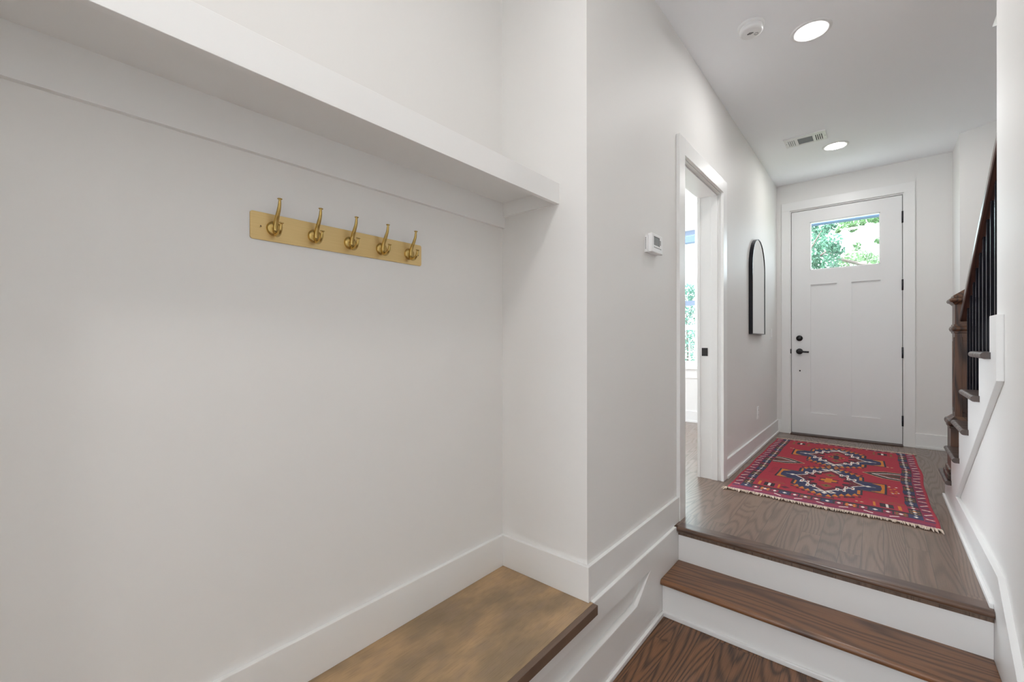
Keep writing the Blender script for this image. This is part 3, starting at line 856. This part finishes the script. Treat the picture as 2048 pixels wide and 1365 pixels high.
for k in range(15):                                   # end borders
    u = 0.155 + k * 0.0575
    if u > 0.92: break
    for vb, vo in ((0.140, 0.062), (RV - 0.035, RV - 0.012)):
        hh = 0.030 if vb < 1 else 0.012
        if k % 4 == 1:
            rect(u - 0.03, u + 0.03, vb - hh, vb + hh, 'mag')
            for du, dv in ((-.018, -.5), (.018, -.5), (-.018, .5), (.018, .5)): dia((u + du, vb + dv * hh), 0.010, hh * 0.6, 'ora' if k % 8 == 1 else 'oli')
        elif k % 4 == 3: rect(u - 0.028, u + 0.028, vb - hh, vb + hh, 'navy')
        else: rect(u - 0.02, u + 0.02, vb - hh, vb + hh, 'mag')
        dia((u, vb), 0.012, hh * 0.55, 'whi')
        if vb < 1 and k % 2 == 0: line((u + 0.01, vo + (0.02 if k % 4 else 0.0)), (u + 0.045, vo + (0.0 if k % 4 else 0.02)), 0.010, 'whi')
rect(0.02, RU - 0.02, 0.030, 0.036, 'navy')
# medallions
def medallion(cu, cv_, s, cross):
    A = 0.318; T = lambda p: (cu + p[0], cv_ + p[1] * s)
    out = [(-A, -.125), (-.195, -.125), (-.195, -.245), (-.095, -.345), (0, -.435), (.095, -.345), (.195, -.245), (.195, -.125), (A, -.125), (A, .125), (.195, .125), (.195, .245), (.095, .345), (0, .435), (-.095, .345), (-.195, .245), (-.195, .125), (-A, .125)]
    O = [T(p) for p in out]
    poly(O, 'navy'); loop(O, 0.010, 'drk')
    for sy in (-1, 1):                                # stepped orange teeth along the sloping sides
        for sx in (-1, 1):
            for k in range(5):
                f = (k + 0.5) / 5.0
                u = sx * (0.180 - 0.172 * f); v = sy * (0.262 + 0.150 * f)
                w_ = 0.018
                poly([T((u - w_, v + sy * 0.012)), T((u + w_, v + sy * 0.012)), T((u + sx * w_ * -0.2, v - sy * 0.042))], 'ora')
                u2 = sx * (0.200 - 0.172 * f); v2 = sy * (0.285 + 0.150 * f)
                rect(*(min(T((u2 - .009, v2))[0], T((u2 + .009, v2))[0]), max(T((u2 - .009, v2))[0], T((u2 + .009, v2))[0]), T((0, v2 - .012))[1], T((0, v2 + .012))[1]), 'drk')
            # L shaped orange brackets at the shoulders
            a = sorted((cu + sx * 0.172, cu + sx * 0.186)); b_ = sorted((cv_ + sy * s * 0.140, cv_ + sy * s * 0.235))
            rect(a[0], a[1], b_[0], b_[1], 'ora')
            a = sorted((cu + sx * 0.186, cu + sx * 0.300)); vv_ = cv_ + sy * s * 0.118
            rect(a[0], a[1], vv_ - 0.004, vv_ + 0.004, 'oli')
            # toothed orange arm ends
            poly([T((sx * 0.310, sy * 0.118)), T((sx * 0.240, sy * 0.102)), T((sx * 0.290, sy * 0.072)), T((sx * 0.296, 0)), T((sx * 0.310, 0))], 'ora')
    # white serrated diamond
    dm = [(-.205, 0), (-.150, .06), (-.10, .17), (0, .30), (.10, .17), (.150, .06), (.205, 0), (.150, -.06), (.10, -.17), (0, -.30), (-.10, -.17), (-.150, -.06)]
    DM = [T(p) for p in dm]
    poly(DM, 'mar'); loop(DM, 0.010, 'whi')
    rect(cu - 0.093, cu + 0.093, cv_ - 0.115 * s, cv_ + 0.115 * s, 'red'); dia((cu, cv_), 0.125, 0.25 * s, 'red')
    rect(cu - 0.062, cu + 0.062, cv_ - 0.17 * s, cv_ + 0.17 * s, 'red')
    for sx in (-1, 1):
        for sy in (-1, 1):
            bx, by = cu + sx * 0.098, cv_ + sy * 0.052 * s
            rect(bx - .016, bx + .016, by - .020, by + .020, 'drk')
            bx, by = cu + sx * 0.066, cv_ + sy * 0.150 * s
            rect(bx - .014, bx + .014, by - .020, by + .020, 'drk')
            # white hooked E / H shapes straddling the diamond edge
            for (hx, hy) in ((0.128, 0.125), (0.084, 0.205)):
                X0, Y0 = cu + sx * hx, cv_ + sy * hy * s
                rect(X0 - .028, X0 + .028, Y0 - .030, Y0 + .030, 'whi')
                rect(X0 - .010, X0 + .010, Y0 + .010, Y0 + .034, 'navy'); rect(X0 - .010, X0 + .010, Y0 - .034, Y0 - .010, 'navy')
                rect(X0 - .021, X0 - .013, Y0 - .012, Y0 + .012, 'red'); rect(X0 + .012, X0 + .020, Y0 - .012, Y0 + .012, 'red')
    for sy in (-1, 1):
        for u in (-0.036, 0.036): dia((cu + u, cv_ + sy * 0.300 * s), 0.030, 0.026, 'whi'); dia((cu + u, cv_ + sy * 0.300 * s), 0.012, 0.010, 'mar')
        dia((cu, cv_ + sy * 0.33 * s), 0.016, 0.03, 'whi')
    for sx in (-1, 1):
        dia((cu + sx * 0.222, cv_), 0.022, 0.020, 'whi'); line((cu + sx * 0.222, cv_), (cu + sx * 0.262, cv_), 0.006, 'whi')
        for k in range(3): dia((cu + sx * (0.125 + k * 0.022), cv_), 0.009, 0.014, 'oli')
    # centre cross and rosettes
    for sy in (-1, 1):
        dia((cu, cv_ + sy * 0.150 * s), 0.036, 0.044 * s, 'oli'); dia((cu, cv_ + sy * 0.150 * s), 0.010, 0.014, 'drk')
    if cross:
        rect(cu - .058, cu + .058, cv_ - .045, cv_ + .045, 'drk')
        rect(cu - .058, cu - .044, cv_ - .022, cv_ + .022, 'red')
        rect(cu + .044, cu + .058, cv_ - .022, cv_ + .022, 'red')
        rect(cu - .046, cu + .046, cv_ - .024, cv_ + .024, 'ora'); rect(cu - .019, cu + .019, cv_ - .060, cv_ + .060, 'ora')
    else:
        dia((cu, cv_), 0.066, 0.095 * s, 'drk')
        for du, dv in ((-.026, -.03), (.026, -.03), (-.026, .03), (.026, .03), (-.048, 0), (.048, 0)): rect(cu + du - .009, cu + du + .009, cv_ + dv * s - .012, cv_ + dv * s + .012, 'ora')
        rect(cu - .012, cu + .012, cv_ - .016, cv_ + .016, 'navy')
medallion(0.533, 0.645, 1.0, True)
medallion(0.530, 1.455, 0.93, False)
# pointed arrow motifs from both sides
def arrow(ub, ut, vc, hw):
    for f, c in ((1.0, 'crm'), (0.94, 'drk'), (0.66, 'whi'), (0.56, 'mar'), (0.32, 'oli'), (0.22, 'drk')):
        w_ = hw * f; tip = ub + (ut - ub) * (0.25 + 0.75 * f)
        md = ub + (ut - ub) * 0.45 * f
        poly([(ub, vc - w_), (md, vc - w_ * 0.85), (tip, vc), (md, vc + w_ * 0.85), (ub, vc + w_)], c)
arrow(0.127, 0.350, 1.060, 0.115)
arrow(0.938, 0.712, 1.060, 0.130)
# little animals in the corners
for (cu, cv_) in ((0.220, 0.262), (0.846, 0.256), (0.228, 1.850), (0.837, 1.850)):
    rect(cu - .032, cu + .032, cv_ - .040, cv_ + .042, 'drk'); rect(cu - .007, cu + .007, cv_ - .034, cv_ + .036, 'whi')
    for sx in (-1, 1):
        a = sorted((cu + sx * .052, cu + sx * .066)); rect(a[0], a[1], cv_ - .040, cv_ + .045, 'ora' if cv_ < 1 else 'oli')
        if cv_ < 1: loop([(cu + sx * .010, cv_ + .075), (cu + sx * .045, cv_ + .105), (cu + sx * .085, cv_ + .085), (cu + sx * .045, cv_ + .062)], 0.006, 'oli')
        else: loop([(cu + sx * .030, cv_ - .062), (cu + sx * .060, cv_ - .085), (cu + sx * .090, cv_ - .070)], 0.006, 'oli')
# small filler marks
for k in range(4):
    for j in range(3): line((0.160 + j * .012, 0.60 + k * 0.05), (0.168 + j * .012, 0.61 + k * 0.05), 0.006, 'mar')
for u, v in ((0.875, 0.66), (0.895, 0.69), (0.865, 0.71), (0.905, 0.63), (0.880, 0.60), (0.900, 0.585)): dia((u, v), 0.010, 0.014, 'ora')
for u, v in ((0.868, 0.735), (0.905, 0.735), (0.885, 0.57), (0.915, 0.60)): dia((u, v), 0.009, 0.009, 'whi')
for u, v in ((0.70, 0.245), (0.725, 0.245), (0.86, 1.35), (0.885, 1.345), (0.18, 1.60), (0.20, 1.59)): dia((u, v), 0.010, 0.012, 'crm')
dia((0.315, 0.265), 0.030, 0.030, 'mar'); dia((0.66, 0.30), 0.035, 0.018, 'mar')
rect(0.84, 0.91, 0.50, 0.512, 'mar')
rs = np.random.RandomState(3)
img *= (1 + 0.10 * (rs.rand(nv, nu, 1) - .5)); img *= (1 + 0.10 * (rs.rand(nv, 1, 1) - .5))     # weave and row colour variation

def edge_u(v):           # slight waviness of the long right edge
    return 1 + 0.006 * math.sin(v * 5.0) + 0.003 * math.sin(v * 17.0)
gu = np.arange(nu + 1) * cell; gv = np.arange(nv + 1) * cell
GU, GV = np.meshgrid(gu, gv)
ripple = 1 + 0.006 * np.sin(GV * 5.0 + 1.0) * (GU / RU)
Xg = RX + GU * ripple + 0.003 * np.sin(GV * 11.0); Yg = RY + GV + 0.010 * np.sin(GU * 9.0 + 0.6) * (1 - GV / RV) + 0.008 * np.sin(GU * 6.0) * (GV / RV)
Zg = 0.0075 + 0.0012 * np.sin(GU * 14 + 2 * np.sin(GV * 3)) * np.cos(GV * 7)
Zg[0, :] = 0.004; Zg[-1, :] = 0.004; Zg[:, 0] = 0.001; Zg[:, -1] = 0.001
co = np.stack([Xg, Yg, Zg], -1).reshape(-1, 3)
a = (np.arange(nv)[:, None] * (nu + 1) + np.arange(nu)[None, :]).reshape(-1)
faces = np.stack([a, a + 1, a + nu + 2, a + nu + 1], -1)
t = thing('patterned_rug', 'red tribal rug with two navy medallions and pale fringe on the hall floor', 'rug', (RX + RU / 2, RY + RV / 2, 0))
co = co - np.array(t.location)
me = bpy.data.meshes.new('rug_pile')
me.vertices.add(len(co)); me.vertices.foreach_set('co', co.ravel())
me.loops.add(faces.size); me.loops.foreach_set('vertex_index', faces.ravel().astype(np.int32))
me.polygons.add(len(faces)); me.polygons.foreach_set('loop_start', (np.arange(len(faces)) * 4).astype(np.int32))
me.update(calc_edges=True)
ca = me.color_attributes.new('weave', 'FLOAT_COLOR', 'CORNER')
cc = np.ones((len(faces), 4, 4)); cc[:, :, :3] = img.reshape(-1, 1, 3)
ca.data.foreach_set('color', cc.ravel())
m, nt, b = newmat('rug_wool')
at = nt.nodes.new('ShaderNodeAttribute'); at.attribute_name = 'weave'
nt.links.new(at.outputs['Color'], b.inputs['Base Color']); b.inputs['Roughness'].default_value = 0.95
b.inputs['Specular IOR Level'].default_value = 0.1
b.inputs['Sheen Weight'].default_value = 0.15
nz = nt.nodes.new('ShaderNodeTexNoise'); nz.inputs['Scale'].default_value = 700
bp_ = nt.nodes.new('ShaderNodeBump'); bp_.inputs['Strength'].default_value = 0.5; bp_.inputs['Distance'].default_value = 0.002
nt.links.new(nz.outputs['Fac'], bp_.inputs['Height']); nt.links.new(bp_.outputs['Normal'], b.inputs['Normal'])
me.materials.append(m)
pile = bpy.data.objects.new('rug_pile', me); COL.objects.link(pile); pile.parent = t
def fringe(v, sgn):
    bm = bmesh.new(); rr_ = random.Random(5 + sgn)
    n = 150
    for i in range(n):
        u = (i + rr_.random()) / n
        j = min(int(u * nu), nu)
        gi = 0 if sgn < 0 else nv
        x, y = Xg[gi, j], Yg[gi, j]
        ln = 0.010 + 0.010 * rr_.random() if sgn > 0 else 0.016 + 0.010 * rr_.random()
        if rr_.random() < 0.06 or (sgn < 0 and (u < 0.02 or u > 0.95)): ln *= 1.8
        dx = (rr_.random() - .5) * 0.022 + (0.012 if u > 0.97 else 0) - (0.012 if u < 0.02 else 0)
        w_ = 0.0030 + 0.0018 * rr_.random()
        bm_sweep(bm, [(x, y - sgn * 0.004, 0.0085), (x + dx * .4, y + sgn * ln * .45, 0.0090 + .004 * rr_.random()), (x + dx, y + sgn * ln, 0.0035)], [w_, w_ * 1.15, w_ * 0.5], 6, 1.0, (1, 0, 0))
    # knotted edge cord
    pts = [(Xg[0 if sgn < 0 else nv, j], Yg[0 if sgn < 0 else nv, j] + sgn * 0.002, 0.0075) for j in range(0, nu + 1, 4)]
    bm_sweep(bm, pts, [0.0055 if sgn < 0 else 0.003] * len(pts), 8, 1.0, (0, 1, 0))
    f = part('fringe', bm, M['fringe'], t); f['label'] = 'pale woven fringe'
fringe(0, -1); fringe(RV, 1)

# ------------------------------------------------------------------ outdoors
grass = flat('lawn', (84, 100, 60), 0.9, noise=0.3, scale=8)
siding = flat('white_siding', (235, 235, 232), 0.6)
soff = flat('porch_beam_shade_blue', (62, 80, 118), 0.6)  # blue-grey of skylit shade put into the beam's colour
struct('ground_outside', B((-30, 30, D + 1.9, 40, -0.9, -0.5)), grass, 'lawn beyond the porch', 'ground')
struct('floor_porch', B((-6, 6, D + 0.14, D + 1.9, -0.5, -0.04)), flat('porch_concrete', (170, 168, 162), 0.8, noise=0.1), 'concrete porch outside the front door', 'porch floor')
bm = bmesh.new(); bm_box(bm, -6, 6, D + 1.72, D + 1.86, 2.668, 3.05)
struct('porch_beam', bm, soff, 'porch beam coloured in blue-grey shade across the top of the door window', 'beam')
# neighbouring house
t = thing('neighbour_house', 'white clapboard house beyond the side room window', 'house', (-3.6, 10.5, -0.5))
bm = bmesh.new()
for k in range(34):
    z = -0.5 + k * 0.15
    bm_prism(bm, [(10.0 - 0.03, z), (10.0, z + 0.15), (10.3, z + 0.15), (10.3, z)], 'X', -6.5, -2.0)
bm_box(bm, -6.5, -2.0, 10.3, 13.0, -0.5, 4.6)
part('clapboard_wall', bm, siding, t)
part('roof', Pr([(9.6, 4.5), (13.4, 4.5), (11.5, 6.0)], 'X', -6.8, -1.7), flat('shingles', (110, 112, 118), 0.9, noise=0.2), t)
# wire fence
t = thing('wire_fence', 'white wire grid fence outside the side room window', 'fence', (-1.5, 5.9, -0.5))
wm = flat('fence_white', (240, 240, 240), 0.5)
bm = bmesh.new()
for k in range(11): bm_box(bm, -3.2, 0.0, 5.95, 5.958, -0.3 + k * 0.115, -0.3 + k * 0.115 + 0.008)
for k in range(26): bm_box(bm, -3.2 + k * 0.128, -3.2 + k * 0.128 + 0.008, 5.945, 5.95, -0.45, 0.95)
part('wire_grid', bm, wm, t)
part('post', B((-3.26, -3.2, 5.92, 5.98, -0.5, 1.0)), wm, t); part('post', B((0.0, 0.06, 5.92, 5.98, -0.5, 1.0)), wm, t)
part('top_rail', B((-3.2, 0.0, 5.93, 5.97, 1.22, 1.30)), wm, t)
part('post', B((-3.26, -3.2, 5.92, 5.98, 1.0, 1.32)), wm, t)

def leafmat(name, rgb):
    m, nt, b = newmat(name)
    q = NT(nt); oi = nt.nodes.new('ShaderNodeNewGeometry')
    hs = nt.nodes.new('ShaderNodeHueSaturation'); hs.inputs['Color'].default_value = (*s2l(rgb), 1)
    nt.links.new(q.m('MULTIPLY_ADD', oi.outputs['Random Per Island'], 0.7, 0.65), hs.inputs['Value'])
    nt.links.new(hs.outputs['Color'], b.inputs['Base Color'])
    b.inputs['Roughness'].default_value = 0.6
    tl = nt.nodes.new('ShaderNodeBsdfTranslucent'); nt.links.new(hs.outputs['Color'], tl.inputs[0])
    mx = nt.nodes.new('ShaderNodeMixShader'); mx.inputs[0].default_value = 0.45
    nt.links.new(b.outputs[0], mx.inputs[1]); nt.links.new(tl.outputs[0], mx.inputs[2])
    nt.links.new(mx.outputs[0], nt.nodes['Material Output'].inputs[0])
    return m
LM = leafmat('tree_leaf', (82, 120, 100)); LM2 = leafmat('shrub_leaf', (80, 122, 108)); LM3 = leafmat('tree_leaf_light', (104, 134, 92))
bark = flat('bark', (96, 84, 78), 0.9, noise=0.3, scale=20)
def leaves(clusters, per, size, seed):
    rr_ = random.Random(seed); V = []; F = []
    for (c, r, dens) in clusters:
        for _ in range(int(per * dens)):
            while True:
                p = Vector((rr_.uniform(-1, 1), rr_.uniform(-1, 1), rr_.uniform(-1, 1)))
                if p.length < 1: break
            p = Vector(c) + p * r
            n = Vector((rr_.gauss(0, 1), rr_.gauss(0, 1), rr_.gauss(0, 1) + .5)).normalized()
            u = n.orthogonal().normalized(); u.rotate(Matrix.Rotation(rr_.uniform(0, 2 * PI), 3, n)); w_ = n.cross(u)
            s = size * rr_.uniform(0.6, 1.2); i = len(V)
            V += [p - u * s, p + w_ * s * .5 + n * s * .12, p + u * s, p - w_ * s * .5 + n * s * .12]
            F.append((i, i + 1, i + 2, i + 3))
    me = bpy.data.meshes.new('foliage'); me.from_pydata([tuple(v) for v in V], [], F)
    return me
def tree(label, cl, per, size, seed, trunk, mat, loc):
    t = thing('garden_tree', label, 'tree', loc)
    me = leaves([(Vector(c) - Vector(loc), r, d) for c, r, d in cl], per, size, seed); me.materials.append(mat)
    f = bpy.data.objects.new('foliage', me); COL.objects.link(f); f.parent = t
    bm = bmesh.new()
    for path, r0, r1 in trunk:
        sp2 = spline(path, 5); n = len(sp2)
        bm_sweep(bm, sp2, [r0 + (r1 - r0) * i / (n - 1) for i in range(n)], 8, 1.0, (0.3, 0.8, 0.1))
    part('trunk', bm, bark, t)
C0 = Vector((0.872, -1.4907, 1.0105))
def at(x, y, yy):
    """point of the garden plane y=yy seen at the photo's pixel (x, y): used only to measure where branches hang"""
    u = (x - 1024) / 868.46; v = (y - 685.27) / 868.46
    d = Vector((-math.sin(YAW) + u * math.cos(YAW), math.cos(YAW) + u * math.sin(YAW), -v))
    return C0 + d * ((yy - C0.y) / d.y)
q4 = lambda x, y: (1540 + x / 4.55, 340 + y / 4.55)
clA = []; clB = []
rr_ = random.Random(2)
for x, y, r, dn in ((430, 560, 40, .5), (445, 600, 45, .9), (560, 655, 50, 1), (600, 735, 40, 1), (500, 720, 50, .8), (430, 740, 50, .9), (480, 830, 55, 1.1), (555, 850, 45, 1), (420, 880, 45, 1.2), (440, 660, 45, .6), (400, 500, 30, .6), (505, 545, 25, .5), (560, 520, 22, .4), (390, 800, 40, .9)):
    p = at(*q4(x, y), 9.0 + rr_.uniform(-.5, .7)); clA.append((p, r / 4.55 * 0.0165, dn))
for x, y, r, dn in ((700, 830, 45, .9), (780, 795, 45, .9), (650, 855, 35, .8), (840, 850, 40, .6), (940, 815, 35, .5), (980, 840, 35, .5), (800, 700, 22, .35), (870, 790, 30, .4), (990, 650, 18, .3), (735, 490, 38, .9), (755, 535, 22, .8), (645, 500, 28, .6), (690, 465, 30, .7), (800, 455, 26, .5), (940, 440, 26, .8), (890, 440, 25, .6), (970, 455, 20, .6), (620, 560, 12, .4), (845, 490, 12, .5)):
    p = at(*q4(x, y), 9.6 + rr_.uniform(-.5, .7)); clB.append((p, r / 4.55 * 0.0175, dn))
tA = [at(*q4(x, y), 9.0) for x, y in ((300, 1000), (520, 740), (575, 780))]
tree('leafy green tree at the left of the front door window', clA, 250, 0.036, 3,
     [([(-0.9, 9.1, -0.5), (-0.7, 9.1, 1.2), (-0.45, 9.0, 2.3), tA[1]], 0.10, 0.015), ([(-0.45, 9.0, 2.3), at(*q4(470, 560), 9.0), at(*q4(560, 500), 9.0)], 0.02, 0.006), ([tA[1], tA[2]], 0.012, 0.005)], LM, (-0.9, 9.1, -0.5))
tree('pale green tree low and right in the front door window', clB, 200, 0.034, 4,
     [([(2.2, 9.7, -0.5), (1.9, 9.7, 1.5), (1.3, 9.6, 2.2), at(*q4(700, 830), 9.6), at(*q4(560, 820), 9.5)], 0.10, 0.008), ([(1.9, 9.7, 1.5), (1.7, 9.6, 3.3), at(*q4(900, 430), 9.6), at(*q4(720, 470), 9.6)], 0.06, 0.008)], LM3, (2.2, 9.7, -0.5))
# shrubs outside the side room
for i, (x, y, h_, r) in enumerate(((-2.12, 7.6, 1.15, .42), (-1.10, 7.8, 1.25, .42), (-3.15, 7.9, 1.2, .42))):
    t = thing('garden_shrub', ('leafy shrub behind the wire fence, middle one', 'leafy shrub behind the wire fence, right one', 'leafy shrub behind the wire fence, left one')[i], 'shrub', (x, y, -0.5), 'shrubs behind the fence')
    me = leaves([((0, 0, 0.4 + 0.42 * k), r * (1 - 0.10 * k), 1) for k in range(6)], 420, 0.035, 20 + i); me.materials.append(LM2)
    f = bpy.data.objects.new('foliage', me); COL.objects.link(f); f.parent = t
    bm = bmesh.new(); bm_sweep(bm, [(x, y, -0.5), (x + .03, y, 0.5), (x, y, 1.6)], [0.03, 0.025, 0.01], 8)
    part('stem', bm, bark, t)
